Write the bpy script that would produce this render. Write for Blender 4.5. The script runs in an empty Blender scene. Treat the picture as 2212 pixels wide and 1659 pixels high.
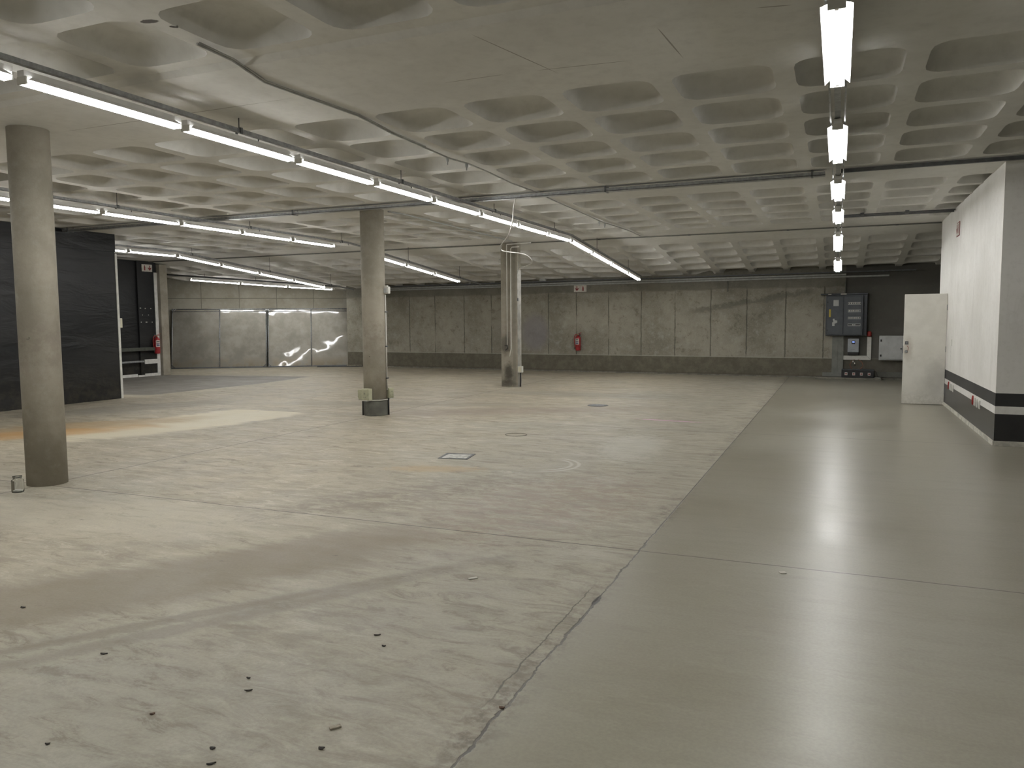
import bpy, math, random
from mathutils import Vector, Matrix
random.seed(7)
S = bpy.context.scene
COL = S.collection
PI = math.pi

# ------------------------------------------------------------ camera, world, exposure
def cam_setup():
    f = 1666.26; W, H = 2212.0, 1659.0
    v1 = Vector((1812 - W/2, 689 - H/2, f)); v2 = Vector((-2848 - W/2, 722 - H/2, f))
    Y = v1.normalized(); X = -v2.normalized(); X = (X - Y*X.dot(Y)).normalized(); Z = X.cross(Y)
    m = Matrix(((X.x, -X.y, -X.z), (Y.x, -Y.y, -Y.z), (Z.x, -Z.y, -Z.z))).to_4x4()
    m.translation = Vector((0, 0, 1.55))
    cd = bpy.data.cameras.new('camera'); cd.sensor_width = 36; cd.lens = f/W*36; cd.clip_end = 200
    c = bpy.data.objects.new('camera', cd); COL.objects.link(c); c.matrix_world = m
    S.camera = c
cam_setup()
wd = bpy.data.worlds.new('world'); S.world = wd; wd.use_nodes = True
wd.node_tree.nodes['Background'].inputs[0].default_value = (.5, .55, .6, 1)
wd.node_tree.nodes['Background'].inputs[1].default_value = 0.02
S.view_settings.view_transform = 'Standard'; S.view_settings.look = 'None'
S.view_settings.exposure = 0.0; S.view_settings.gamma = 1; S.view_settings.use_curve_mapping = False
TUBE_E = 47.0

# ------------------------------------------------------------ mesh helpers
class MB:
    def __init__(s): s.v = []; s.f = []; s.smooth = set()
    def box(s, c, d, m=None):
        b = len(s.v); x, y, z = [k/2 for k in d]
        for sx, sy, sz in ((-1,-1,-1),(1,-1,-1),(1,1,-1),(-1,1,-1),(-1,-1,1),(1,-1,1),(1,1,1),(-1,1,1)):
            p = Vector((sx*x, sy*y, sz*z))
            if m: p = m @ p
            s.v.append(tuple(Vector(c)+p))
        for q in ((0,3,2,1),(4,5,6,7),(0,1,5,4),(1,2,6,5),(2,3,7,6),(3,0,4,7)):
            s.f.append(tuple(b+i for i in q))
        return s
    def b2(s, x0, x1, y0, y1, z0, z1):
        return s.box(((x0+x1)/2,(y0+y1)/2,(z0+z1)/2), (abs(x1-x0),abs(y1-y0),abs(z1-z0)))
    def tube(s, pts, r, n=8, cap=True):
        pts = [Vector(p) for p in pts]; b = len(s.v); up = None
        for i, p in enumerate(pts):
            t = (pts[min(i+1,len(pts)-1)] - pts[max(i-1,0)]).normalized()
            if up is None:
                up = Vector((0,0,1)) if abs(t.z) < .9 else Vector((1,0,0))
            a = t.cross(up).normalized(); up2 = a.cross(t).normalized(); up = up2
            rr = r[i] if isinstance(r, (list,tuple)) else r
            for k in range(n):
                th = 2*PI*k/n; s.v.append(tuple(p + a*math.cos(th)*rr + up2*math.sin(th)*rr))
        for i in range(len(pts)-1):
            for k in range(n):
                s.smooth.add(len(s.f))
                s.f.append((b+i*n+k, b+i*n+(k+1)%n, b+(i+1)*n+(k+1)%n, b+(i+1)*n+k))
        if cap:
            s.f.append(tuple(b+k for k in range(n))[::-1]); s.f.append(tuple(b+(len(pts)-1)*n+k for k in range(n)))
        return s
    def lathe(s, prof, c=(0,0,0), n=24):
        b = len(s.v)
        for r, z in prof:
            for k in range(n):
                th = 2*PI*k/n; s.v.append((c[0]+r*math.cos(th), c[1]+r*math.sin(th), c[2]+z))
        for i in range(len(prof)-1):
            for k in range(n):
                s.smooth.add(len(s.f))
                s.f.append((b+i*n+k, b+i*n+(k+1)%n, b+(i+1)*n+(k+1)%n, b+(i+1)*n+k))
        s.f.append(tuple(b+k for k in range(n))[::-1]); s.f.append(tuple(b+(len(prof)-1)*n+k for k in range(n)))
        return s
    def prism(s, poly, d, m):
        """poly in local xz, extruded along local y by d, mapped by function m"""
        b = len(s.v); n = len(poly)
        for y in (0, d):
            for x, z in poly: s.v.append(tuple(m(x, y, z)))
        s.f.append(tuple(b+i for i in range(n))); s.f.append(tuple(b+n+i for i in range(n))[::-1])
        for i in range(n): s.f.append((b+i, b+n+i, b+n+(i+1)%n, b+(i+1)%n))
        return s
    def mesh(s, name):
        me = bpy.data.meshes.new(name); me.from_pydata(s.v, [], s.f); me.update()
        for i in s.smooth: me.polygons[i].use_smooth = True
        return me
    def build(s, name, m, parent=None, loc=None, rz=0, bev=0):
        o = bpy.data.objects.new(name, s.mesh(name)); COL.objects.link(o)
        o.data.materials.append(m)
        if loc: o.location = loc
        o.rotation_euler = (0,0,rz)
        if parent: o.parent = parent
        if bev:
            md = o.modifiers.new('bevel', 'BEVEL'); md.width = bev; md.segments = 2; md.limit_method = 'ANGLE'
        return o
def tag(o, label, cat, group=None, kind=None):
    o['label'] = label; o['category'] = cat
    if group: o['group'] = group
    if kind: o['kind'] = kind
    return o
def thing(name, label, cat, loc=(0,0,0), rz=0, group=None, rx=0):
    o = bpy.data.objects.new(name, None); COL.objects.link(o)
    o.location = loc; o.rotation_euler = (rx, 0, rz); o.empty_display_size = .1
    return tag(o, label, cat, group)
def struct(o): o['kind'] = 'structure'; return o
def dup(root, loc, rot, label):
    r = root.copy(); COL.objects.link(r); r.location = loc; r.rotation_euler = rot; r['label'] = label
    for ch in list(root.children):
        c = ch.copy(); COL.objects.link(c); c.parent = r
        for g in list(ch.children):
            d = g.copy(); COL.objects.link(d); d.parent = c
    return r

# ------------------------------------------------------------ material helpers
class NT:
    def __init__(s, name):
        s.m = bpy.data.materials.new(name); s.m.use_nodes = True; s.t = s.m.node_tree; s.n = s.t.nodes
        s.p = s.n['Principled BSDF']; s.geo = s.n.new('ShaderNodeNewGeometry')
        s.tc = s.n.new('ShaderNodeTexCoord')
        s.pos = s.geo.outputs['Position']; s.obj = s.tc.outputs['Object']
    def link(s, a, b): s.t.links.new(a, b)
    def put(s, sock, v):
        if isinstance(v, bpy.types.NodeSocket): s.link(v, sock)
        else: sock.default_value = v
    def math(s, op, a, b=0.0, c=0.0, clamp=False):
        n = s.n.new('ShaderNodeMath'); n.operation = op; n.use_clamp = clamp
        s.put(n.inputs[0], a); s.put(n.inputs[1], b)
        if op in ('MULTIPLY_ADD', 'COMPARE', 'WRAP'): s.put(n.inputs[2], c)
        return n.outputs[0]
    def xyz(s, v=None):
        n = s.n.new('ShaderNodeSeparateXYZ'); s.link(v or s.pos, n.inputs[0]); return n.outputs
    def mapping(s, v, rot=0, scale=(1,1,1), loc=(0,0,0)):
        n = s.n.new('ShaderNodeMapping'); s.link(v, n.inputs['Vector'])
        n.inputs['Rotation'].default_value = (0,0,rot); n.inputs['Scale'].default_value = scale; n.inputs['Location'].default_value = loc
        return n.outputs[0]
    def noise(s, scale=5, detail=4, rough=.55, v=None, dist=0):
        n = s.n.new('ShaderNodeTexNoise'); s.link(v or s.pos, n.inputs['Vector'])
        n.inputs['Scale'].default_value = scale; n.inputs['Detail'].default_value = detail
        n.inputs['Roughness'].default_value = rough; n.inputs['Distortion'].default_value = dist
        return n.outputs[0]
    def ramp(s, v, a, b, lo=0.0, hi=1.0):
        n = s.n.new('ShaderNodeMapRange'); n.interpolation_type = 'SMOOTHSTEP'
        s.put(n.inputs[0], v); n.inputs[1].default_value = a; n.inputs[2].default_value = b
        n.inputs[3].default_value = lo; n.inputs[4].default_value = hi
        return n.outputs[0]
    def mix(s, fac, a, b, mode='MIX'):
        n = s.n.new('ShaderNodeMix'); n.data_type = 'RGBA'; n.blend_type = mode
        s.put(n.inputs[0], fac); s.put(n.inputs[6], a if not isinstance(a, tuple) else (*a[:3],1)); s.put(n.inputs[7], b if not isinstance(b, tuple) else (*b[:3],1))
        return n.outputs[2]
    def blob(s, cx, cy, hx, hy, ang=0, amp=.35, nz=None, soft=.35, box=False, xy=None):
        """soft patch mask: rotated ellipse or box on the floor plane with a ragged edge"""
        X, Y = xy
        ca, sa = math.cos(ang), math.sin(ang)
        dx = s.math('SUBTRACT', X, cx); dy = s.math('SUBTRACT', Y, cy)
        u = s.math('DIVIDE', s.math('ADD', s.math('MULTIPLY', dx, ca), s.math('MULTIPLY', dy, sa)), hx)
        v = s.math('DIVIDE', s.math('SUBTRACT', s.math('MULTIPLY', dy, ca), s.math('MULTIPLY', dx, sa)), hy)
        if box: d = s.math('MAXIMUM', s.math('ABSOLUTE', u), s.math('ABSOLUTE', v))
        else: d = s.math('SQRT', s.math('ADD', s.math('MULTIPLY', u, u), s.math('MULTIPLY', v, v)))
        if nz is not None: d = s.math('ADD', d, s.math('MULTIPLY', s.math('SUBTRACT', nz, .5), amp*2))
        return s.ramp(d, 1+soft/2, 1-soft/2)
    def bump(s, h, strength=.2, dist=.01):
        n = s.n.new('ShaderNodeBump'); n.inputs['Strength'].default_value = strength; n.inputs['Distance'].default_value = dist
        s.link(h, n.inputs['Height']); s.link(n.outputs[0], s.p.inputs['Normal'])
    def out(s, col=None, rough=None, metal=None, spec=None):
        if col is not None: s.put(s.p.inputs['Base Color'], (*col[:3],1) if isinstance(col, tuple) else col)
        if rough is not None: s.put(s.p.inputs['Roughness'], rough)
        if metal is not None: s.p.inputs['Metallic'].default_value = metal
        if spec is not None: s.p.inputs['Specular IOR Level'].default_value = spec
        return s.m
def simple(name, c, rough=.5, metal=0, var=.12, scale=12, bump=0, local=False):
    n = NT(name); z = n.noise(scale, 5, .6, v=n.obj if local else None)
    d = tuple(k*(1-var*1.6) for k in c); e = tuple(min(1, k*(1+var)) for k in c)
    n.out(n.mix(n.ramp(z, .3, .7), d, e), rough, metal)
    if bump: n.bump(z, bump, .004)
    return n.m

def floor_mat():
    n = NT('floor_concrete'); o = n.xyz(); X, Y = o[0], o[1]; xy = (X, Y)
    big = n.noise(.35, 5, .6); med = n.noise(1.7, 6, .65); fine = n.noise(14, 6, .7); grit = n.noise(60, 3, .6)
    st = n.noise(1.0, 7, .68, v=n.mapping(n.pos, rot=-.72, scale=(.45, 3.2, 1)), dist=.5)
    st2 = n.noise(1.0, 6, .7, v=n.mapping(n.pos, rot=.12, scale=(.9, 5.5, 1)), dist=.4)
    side = n.ramp(X, -1.23, -1.17)                      # slab right of the long joint
    # left slabs: worn, dusty
    L = n.mix(n.ramp(med, .34, .66), (.33,.29,.215), (.45,.405,.31))
    L = n.mix(n.ramp(st, .42, .62, 0, .5), L, (.47,.43,.34))
    L = n.mix(n.ramp(st2, .51, .62, 0, .6), L, (.28,.24,.18))
    L = n.mix(n.ramp(big, .5, .68, 0, .5), L, (.36,.35,.295))
    ff = n.noise(5.5, 8, .78, v=n.mapping(n.pos, rot=.38, scale=(.55,1.5,1)), dist=.6)
    f3 = n.noise(2.6, 9, .8, v=n.mapping(n.pos, rot=.3, scale=(.6,1.5,1)), dist=.4)
    L = n.mix(n.ramp(f3, .50, .60, 0, .55), L, (.275,.235,.17))
    L = n.mix(n.ramp(f3, .46, .40, 0, .45), L, (.53,.485,.385))
    pat = n.ramp(n.noise(.75, 4, .6), .40, .60, .25, 1)
    L = n.mix(n.math('MULTIPLY', pat, n.ramp(ff, .53, .62, 0, .8)), L, (.20,.168,.12))
    L = n.mix(n.math('MULTIPLY', n.math('SUBTRACT', 1.15, pat), n.ramp(ff, .47, .38, 0, .8)), L, (.57,.53,.43))
    L = n.mix(n.ramp(fine, .56, .72, 0, .4), L, (.23,.205,.165))
    L = n.mix(n.ramp(n.math('ADD', X, n.math('MULTIPLY', n.math('SUBTRACT', big, .5), 5)), -6.0, -1.4, 0, .55), L, n.mix(n.ramp(ff, .44, .6), (.36,.352,.295), (.255,.24,.195)))
    # right slabs: smooth, greenish grey
    Rr = n.mix(n.ramp(big, .35, .65), (.285,.268,.208), (.335,.322,.262))
    Rr = n.mix(n.ramp(med, .4, .7, 0, .35), Rr, (.325,.30,.25))
    Rr = n.mix(n.ramp(st2, .45, .7, 0, .35), Rr, (.245,.225,.175))
    Rr = n.mix(n.ramp(ff, .52, .64, 0, .22), Rr, (.23,.205,.16))
    Rr = n.mix(n.ramp(f3, .46, .38, 0, .25), Rr, (.38,.365,.30))
    c = n.mix(side, L, Rr)
    def add(m, col, k=1.0):
        nonlocal c
        c = n.mix(n.math('MULTIPLY', m, k) if k != 1 else m, c, col)
    bl = lambda *a, **k: n.blob(*a, xy=xy, **k)
    # dark smooth wheel band sweeping through the near left
    add(bl(-3.85, 3.2, 1.9, .40, ang=.93, nz=st, amp=.6, soft=.7), (.235,.20,.145), .85)
    add(bl(-3.25, 4.35, .75, .28, ang=.93, nz=st, amp=.6, soft=.8), (.25,.21,.155), .7)
    add(bl(-3.1, 3.05, 1.6, .05, ang=.95, nz=ff, amp=2.4, soft=1.1), (.18,.155,.115), .55)
    add(bl(-2.9, 3.1, 1.4, .06, ang=1.0, nz=ff, amp=2.6, soft=1.2), (.18,.155,.12), .5)
    # pale spill behind the first column, ochre stain beside it
    add(n.math('MULTIPLY', bl(-9.35, 9.6, 2.7, .85, ang=1.45, nz=st, amp=.5, soft=.3), n.ramp(Y, 10.87, 10.83)), (.66,.61,.47), .85)
    add(bl(-10.7, 8.0, 1.9, .55, ang=1.0, nz=st, amp=.7, soft=.7), (.36,.26,.14), .75)
    add(bl(-10.6, 7.2, 1.6, .45, ang=.9, nz=st, amp=.7, soft=.7), (.48,.29,.12), .75)
    add(bl(-11.9, 10.5, 1.9, .6, ang=1.1, nz=st, amp=.6, soft=.6), (.26,.235,.19), .6)
    add(bl(-3.9, 7.1, .5, .16, ang=.3, nz=fine, amp=.9, soft=.9), (.45,.32,.16), .55)
    # grey patch behind the black partition
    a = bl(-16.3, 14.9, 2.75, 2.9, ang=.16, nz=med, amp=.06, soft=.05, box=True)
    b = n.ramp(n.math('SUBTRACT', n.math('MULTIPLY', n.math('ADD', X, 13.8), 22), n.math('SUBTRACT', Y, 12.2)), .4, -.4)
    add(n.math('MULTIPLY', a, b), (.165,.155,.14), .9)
    add(bl(-5.4, 4.35, 1.7, .55, ang=.25, nz=st2, amp=.7, soft=.8), (.52,.48,.38), .5)
    add(bl(-7.6, 12.6, 3.0, .35, ang=.3, nz=st2, amp=.9, soft=.7), (.27,.24,.185), .6)
    # scuffed pinkish areas near the middle
    rip = n.ramp(n.noise(7, 5, .7, v=n.mapping(n.pos, rot=.5, scale=(.7,1.3,1))), .44, .56, .15, 1)
    add(n.math('MULTIPLY', rip, bl(-2.25, 6.1, 1.3, .7, ang=1.3, nz=fine, amp=1.3, soft=.9)), (.29,.23,.18), .65)
    add(n.math('MULTIPLY', rip, bl(-3.6, 5.9, 1.3, .35, ang=1.0, nz=fine, amp=1.2, soft=.9)), (.235,.20,.155), .7)
    add(bl(-5.2, 12.2, 2.4, .5, ang=.5, nz=st2, amp=1.0, soft=.8), (.26,.21,.165), .6)
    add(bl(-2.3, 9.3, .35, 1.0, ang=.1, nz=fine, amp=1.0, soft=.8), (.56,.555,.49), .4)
    add(bl(-2.4, 11.86, .5, .05, ang=-.1, nz=fine, amp=1.0, soft=.6), (.62,.36,.52), .8)
    add(bl(-4.9, 15.5, 2.0, .5, ang=.0, nz=st2, amp=1.0, soft=.8), (.25,.235,.2), .5)
    add(bl(-1.0, 2.05, .14, .1, ang=.8, nz=fine, amp=1.5, soft=.8), (.10,.065,.05), .8)
    # curved rubbing marks
    for k, rr in enumerate((.34, .42)):
        dx = n.math('SUBTRACT', X, -2.95); dy = n.math('SUBTRACT', Y, 7.75)
        d = n.math('SQRT', n.math('ADD', n.math('MULTIPLY', dx, dx), n.math('MULTIPLY', dy, dy)))
        ring = n.ramp(n.math('ABSOLUTE', n.math('SUBTRACT', d, rr)), .03, .005)
        add(n.math('MULTIPLY', ring, n.ramp(dx, .05, .2)), (.58,.58,.52), .55)
    # specks and chips
    vor = n.n.new('ShaderNodeTexVoronoi'); n.link(n.mapping(n.pos, rot=.7, scale=(1,2.2,1)), vor.inputs['Vector']); vor.inputs['Scale'].default_value = 2.6
    sp = n.math('MULTIPLY', n.ramp(vor.outputs[0], .10, .03), n.ramp(fine, .45, .6))
    add(n.math('MULTIPLY', sp, n.ramp(X, -1.0, -1.3, .1, 1)), (.13,.11,.09), .75)
    # joints
    wob = n.math('MULTIPLY', n.math('SUBTRACT', n.noise(2.2, 3, .6), .5), .03)
    wob2 = n.math('MULTIPLY', n.math('SUBTRACT', n.noise(5.5, 4, .7), .5), .06)
    def line(coord, at, w, wb=None, k=.85, col=(.07,.06,.05)):
        e = n.math('SUBTRACT', coord, at)
        if wb is not None: e = n.math('ADD', e, wb)
        m = n.ramp(n.math('ABSOLUTE', e), w, w*.45)
        add(m, col, k); return m
    near = n.ramp(Y, 6.5, 4.8)
    e = n.math('ABSOLUTE', n.math('ADD', n.math('ADD', X, 1.2), n.math('MULTIPLY', wob2, near)))
    w = n.math('ADD', .0065, n.math('MULTIPLY', near, n.math('MULTIPLY', n.ramp(med, .45, .75), .02)))
    jm = n.ramp(n.math('DIVIDE', e, w), 1.0, .5); add(jm, (.045,.04,.032), .92)
    dirt = n.math('MULTIPLY', n.ramp(n.math('ABSOLUTE', n.math('ADD', X, 1.24)), .16, .02), n.ramp(fine, .42, .62))
    add(n.math('MULTIPLY', dirt, n.ramp(n.noise(.9, 3), .42, .6)), (.13,.11,.09), .7)
    e2 = n.math('ABSOLUTE', n.math('ADD', n.math('ADD', X, 1.285), wob2))
    add(n.math('MULTIPLY', n.ramp(e2, .006, .002), n.math('MULTIPLY', n.ramp(Y, 4.3, 4.1), n.ramp(Y, 2.6, 2.9))), (.08,.07,.06), .8)
    add(bl(-1.2, 4.02, .018, .075, nz=fine, amp=.5, soft=.3), (.02,.018,.015), .95)
    line(Y, 5.03, .009, wob, .9); line(Y, 10.85, .012, wob, .75)
    line(X, -7.08, .012, wob, .85); line(X, -13.1, .008, wob, .5); line(Y, 16.7, .01, wob, .4)
    c = n.mix(n.ramp(grit, .35, .65, 0, .22), c, n.mix(1.0, c, (.62,.62,.62), 'MULTIPLY'))
    rgh = n.math('ADD', n.ramp(med, .3, .7, .46, .66), n.math('MULTIPLY', side, n.math('SUBTRACT', n.ramp(big, .4, .6, .288, .34), n.ramp(med, .3, .7, .46, .66))))
    h = n.math('ADD', n.math('MULTIPLY', fine, .5), n.math('ADD', n.math('MULTIPLY', grit, .25), n.math('MULTIPLY', jm, -2.5)))
    h = n.math('MULTIPLY', h, n.math('SUBTRACT', 1.0, n.math('MULTIPLY', side, .93)))
    n.bump(h, .35, .008)
    return n.out(c, rgh, spec=.45)

def ceiling_mat():
    n = NT('ceiling_paint'); o = n.xyz(); X, Y = o[0], o[1]; xy = (X, Y)
    a = n.noise(.6, 5, .6); b = n.noise(9, 5, .65)
    c = n.mix(n.ramp(a, .35, .65), (.60,.592,.558), (.68,.672,.635))
    c = n.mix(n.ramp(b, .4, .75, 0, .3), c, (.46,.45,.42))
    fl = n.noise(6, 4)
    for q in ((-4.0, 3.70, .055, .028, .2), (-3.93, 3.83, .03, .018, .8)):
        c = n.mix(n.blob(q[0], q[1], q[2], q[3], ang=q[4], nz=b, amp=.8, soft=.2, xy=xy), c, (.10,.09,.08))
    for q in ((-2.1, 5.1, .45, .004, 1.32), (-1.75, 5.5, .35, .004, .1), (-1.08, 5.3, .3, .004, 1.5), (-2.6, 5.45, .25, .004, .0), (-5.6, 5.3, 1.3, .005, .0), (-.4, 4.95, .1, .006, .2)):
        c = n.mix(n.math('MULTIPLY', n.blob(q[0], q[1], q[2], q[3]*1.3, ang=q[4], nz=fl, amp=.3, soft=.4, xy=xy), .7), c, (.20,.18,.15))
    n.bump(b, .12, .006)
    return n.out(c, .8, spec=.25)

def far_wall_mat():
    n = NT('far_wall_concrete'); o = n.xyz(); X, Z = o[0], o[2]
    a = n.noise(.8, 6, .65); b = n.noise(5, 7, .72); f = n.noise(28, 4, .65)
    c = n.mix(n.ramp(a, .35, .65), (.235,.22,.175), (.36,.34,.28))
    c = n.mix(n.ramp(b, .5, .72, 0, .6), c, (.42,.405,.355))
    c = n.mix(n.ramp(b, .46, .34, 0, .6), c, (.15,.14,.105))
    c = n.mix(n.ramp(f, .5, .7, 0, .35), c, (.46,.44,.37))
    # pour seams at the shuttering joints
    V = n.noise(3.5, 4, .7)
    wz = n.math('MULTIPLY', n.math('SUBTRACT', V, .5), .05)
    seam = None
    for x in (-13.43,-12.41,-11.29,-10.28,-9.3,-8.28,-7.35,-6.32,-5.32,-4.32,-3.31,-2.33,-1.32,-.36):
        e = n.math('ABSOLUTE', n.math('ADD', n.math('SUBTRACT', X, x), wz))
        m = n.ramp(e, .022, .006); seam = m if seam is None else n.math('MAXIMUM', seam, m)
    inz = n.math('MULTIPLY', n.ramp(Z, .50, .54), n.ramp(Z, 2.45, 2.35))
    seam = n.math('MULTIPLY', n.math('MULTIPLY', seam, inz), n.ramp(n.noise(1.3, 4, .6), .36, .5, .25, 1))
    c = n.mix(n.math('MULTIPLY', seam, .75), c, (.085,.08,.065))
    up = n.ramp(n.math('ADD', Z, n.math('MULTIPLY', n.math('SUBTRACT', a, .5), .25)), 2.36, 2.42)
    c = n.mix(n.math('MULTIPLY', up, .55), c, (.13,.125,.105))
    # lower kicker band with pale line of laitance
    c = n.mix(n.ramp(Z, .53, .50), c, n.mix(n.ramp(b, .35, .7), (.125,.115,.085), (.18,.165,.125)))
    ln = n.ramp(n.math('ABSOLUTE', n.math('SUBTRACT', n.math('ADD', Z, n.math('MULTIPLY', n.math('SUBTRACT', f, .5), .02)), .525)), .018, .006)
    c = n.mix(n.math('MULTIPLY', ln, .6), c, (.40,.39,.34))
    c = n.mix(n.math('MULTIPLY', n.ramp(Z, .10, .03), .6), c, (.09,.08,.06))
    # scrawly tide mark high on the right, lilac smear by the square column
    t = n.math('SUBTRACT', Z, n.math('ADD', 2.05, n.math('MULTIPLY', n.math('ADD', X, 2.2), .16)))
    tide = n.math('MULTIPLY', n.ramp(n.math('ABSOLUTE', n.math('ADD', t, n.math('MULTIPLY', n.math('SUBTRACT', b, .5), .5))), .12, .02), n.math('MULTIPLY', n.ramp(X, -4.2, -3.6), n.ramp(X, -.4, -.8)))
    c = n.mix(n.math('MULTIPLY', tide, .55), c, (.12,.115,.095))
    lil = n.blob(-8.75, 1.2, .45, .55, nz=b, amp=.25, soft=.7, xy=(X, Z))
    c = n.mix(n.math('MULTIPLY', lil, .6), c, (.26,.245,.27))
    # charcoal paint right of the switchboard duct
    c = n.mix(n.math('MULTIPLY', n.ramp(X, .13, .16), n.ramp(Z, .5, .54, .35, .85)), c, (.095,.092,.082))
    h = n.math('SUBTRACT', n.math('ADD', n.math('MULTIPLY', b, .6), n.math('MULTIPLY', f, .25)), n.math('MULTIPLY', seam, 1.4))
    n.bump(h, .5, .02)
    return n.out(c, .82, spec=.3)

def diag_wall_mat():
    n = NT('diagonal_wall_blockwork'); 
    u = n.mapping(n.pos, rot=0, scale=(1,1,1)); o = n.xyz(u)
    U = n.math('ADD', n.math('MULTIPLY', o[0], .8345), n.math('MULTIPLY', o[1], .551)); Z = o[2]
    a = n.noise(.9, 6, .65); b = n.noise(6, 6, .7)
    c = n.mix(n.ramp(a, .35, .65), (.26,.24,.19), (.36,.34,.28))
    c = n.mix(n.ramp(b, .5, .72, 0, .5), c, (.38,.36,.31))
    hl = n.ramp(n.math('ABSOLUTE', n.math('SUBTRACT', Z, 2.42)), .02, .006)
    hl2 = n.ramp(n.math('ABSOLUTE', n.math('SUBTRACT', Z, .5)), .02, .006)
    fr = n.math('ABSOLUTE', n.math('SUBTRACT', n.math('FRACT', n.math('DIVIDE', U, 1.27)), .5))
    vl = n.ramp(fr, .011, .004)
    m = n.math('MAXIMUM', n.math('MAXIMUM', hl, hl2), vl)
    c = n.mix(n.math('MULTIPLY', m, .7), c, (.10,.095,.08))
    c = n.mix(n.ramp(Z, .53, .5, 0, .6), c, (.15,.14,.11))
    n.bump(n.math('SUBTRACT', b, m), .4, .015)
    return n.out(c, .8, spec=.3)

def banded_wall_mat():
    """white paint over a black skirting with one white stripe"""
    n = NT('white_wall_black_bands'); o = n.xyz(); X, Z = o[0], o[2]
    a = n.noise(1.1, 5, .6); v = n.noise(1, 5, .65, v=n.mapping(n.pos, scale=(6,6,.9))); f = n.noise(20, 4)
    w = n.mix(n.ramp(a, .35, .65), (.74,.725,.685), (.82,.805,.77))
    w = n.mix(n.ramp(v, .52, .72, 0, .4), w, (.62,.60,.56))
    w = n.mix(n.ramp(f, .5, .7, 0, .15), w, (.5,.48,.43))
    k = n.mix(n.ramp(a, .4, .7), (.022,.022,.023), (.034,.034,.034))
    lo = n.ramp(Z, .388, .392); mi = n.ramp(Z, .482, .486); hi = n.ramp(Z, .640, .644)
    c = n.mix(lo, k, w); c = n.mix(mi, c, k); c = n.mix(hi, c, w)
    # faint trace of an old frame on the plaster
    Y = o[1]
    tr = n.math('MULTIPLY', n.ramp(n.math('ABSOLUTE', n.math('SUBTRACT', Y, 15.02)), .03, .012), n.math('MULTIPLY', n.ramp(Z, .66, .7), n.ramp(Z, 1.3, 1.2)))
    c = n.mix(n.math('MULTIPLY', tr, n.ramp(f, .4, .6, .1, .5)), c, (.33,.32,.30))
    rgh = n.mix(hi, n.mix(lo, (.28,.28,.28), (.5,.5,.5)), (.6,.6,.6))
    return n.out(c, rgh)

def black_wall_mat():
    n = NT('black_gloss_paint'); a = n.noise(.9, 5, .65, v=n.mapping(n.pos, scale=(1,.7,2.2))); b = n.noise(7, 5, .7)
    o = n.xyz()
    c = n.mix(n.ramp(a, .35, .7), (.012,.013,.014), (.022,.022,.022))
    low = n.math('MULTIPLY', n.ramp(o[2], .9, .05), n.ramp(b, .4, .65, .1, .7))
    c = n.mix(low, c, (.045,.040,.030))
    sc = n.math('MULTIPLY', n.ramp(n.noise(2.6, 6, .75), .62, .72), n.ramp(o[2], 2.0, 1.2))
    c = n.mix(n.math('MULTIPLY', sc, .5), c, (.09,.085,.075))
    wv = n.noise(1, 4, .6, v=n.mapping(n.pos, scale=(1,.8,3.2)), dist=.8)
    n.bump(n.math('ADD', wv, n.math('MULTIPLY', b, .04)), .35, .05)
    return n.out(c, n.ramp(a, .3, .7, .29, .42), spec=.32)

def column_mat(scorch=False):
    n = NT('column_concrete'); o = n.xyz(); Z = o[2]
    a = n.noise(1.6, 6, .65); b = n.noise(9, 6, .7); f = n.noise(40, 3)
    c = n.mix(n.ramp(a, .35, .68), (.25,.228,.182), (.36,.33,.27))
    c = n.mix(n.ramp(b, .52, .75, 0, .4), c, (.40,.38,.325))
    sp = n.math('MULTIPLY', n.ramp(n.noise(13, 3, .6), .68, .72), n.ramp(n.math('ABSOLUTE', n.math('SUBTRACT', Z, 1.15)), .45, .1))
    c = n.mix(n.math('MULTIPLY', sp, .8), c, (.06,.05,.04))
    sm = n.math('MULTIPLY', n.ramp(n.math('ABSOLUTE', n.math('SUBTRACT', Z, 1.3)), .5, .1), n.ramp(b, .4, .65))
    c = n.mix(n.math('MULTIPLY', sm, .35), c, (.15,.11,.09))
    if scorch:
        for q in ((-7.2,.33,.10,.22,.8),(-7.27,1.0,.12,.2,.6),(-7.22,.08,.2,.07,.6)):
            g = n.blob(q[0], q[1], q[2], q[3], nz=b, amp=.9, soft=1.1, xy=(o[0], Z))
            c = n.mix(n.math('MULTIPLY', g, q[4]), c, (.045,.04,.03))
        g = n.ramp(n.math('ABSOLUTE', n.math('SUBTRACT', o[0], -7.04)), .045, .03)
        c = n.mix(n.math('MULTIPLY', g, .35), c, (.12,.115,.10))
    n.bump(n.math('ADD', b, n.math('MULTIPLY', f, .3)), .3, .01)
    return n.out(c, .75, spec=.3)

def sheet_mat():
    n = NT('galvanised_sheet'); a = n.noise(2.2, 5, .65); b = n.noise(30, 4, .6); wv = n.noise(.9, 2, .5)
    o = n.xyz()
    c = n.mix(n.ramp(a, .35, .7), (.235,.22,.185), (.33,.31,.265))
    c = n.mix(n.math('MULTIPLY', n.ramp(o[2], .45, .0), n.ramp(a, .4, .6)), c, (.22,.18,.12))
    n.p.inputs['Coat Weight'].default_value = .55; n.p.inputs['Coat Roughness'].default_value = .07; n.p.inputs['Coat IOR'].default_value = 1.9
    bn = n.n.new('ShaderNodeBump'); bn.inputs['Strength'].default_value = .5; bn.inputs['Distance'].default_value = .10
    n.link(wv, bn.inputs['Height']); n.link(bn.outputs[0], n.p.inputs['Coat Normal']); n.link(bn.outputs[0], n.p.inputs['Normal'])
    return n.out(c, n.ramp(b, .3, .7, .42, .55), metal=.35)

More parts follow.
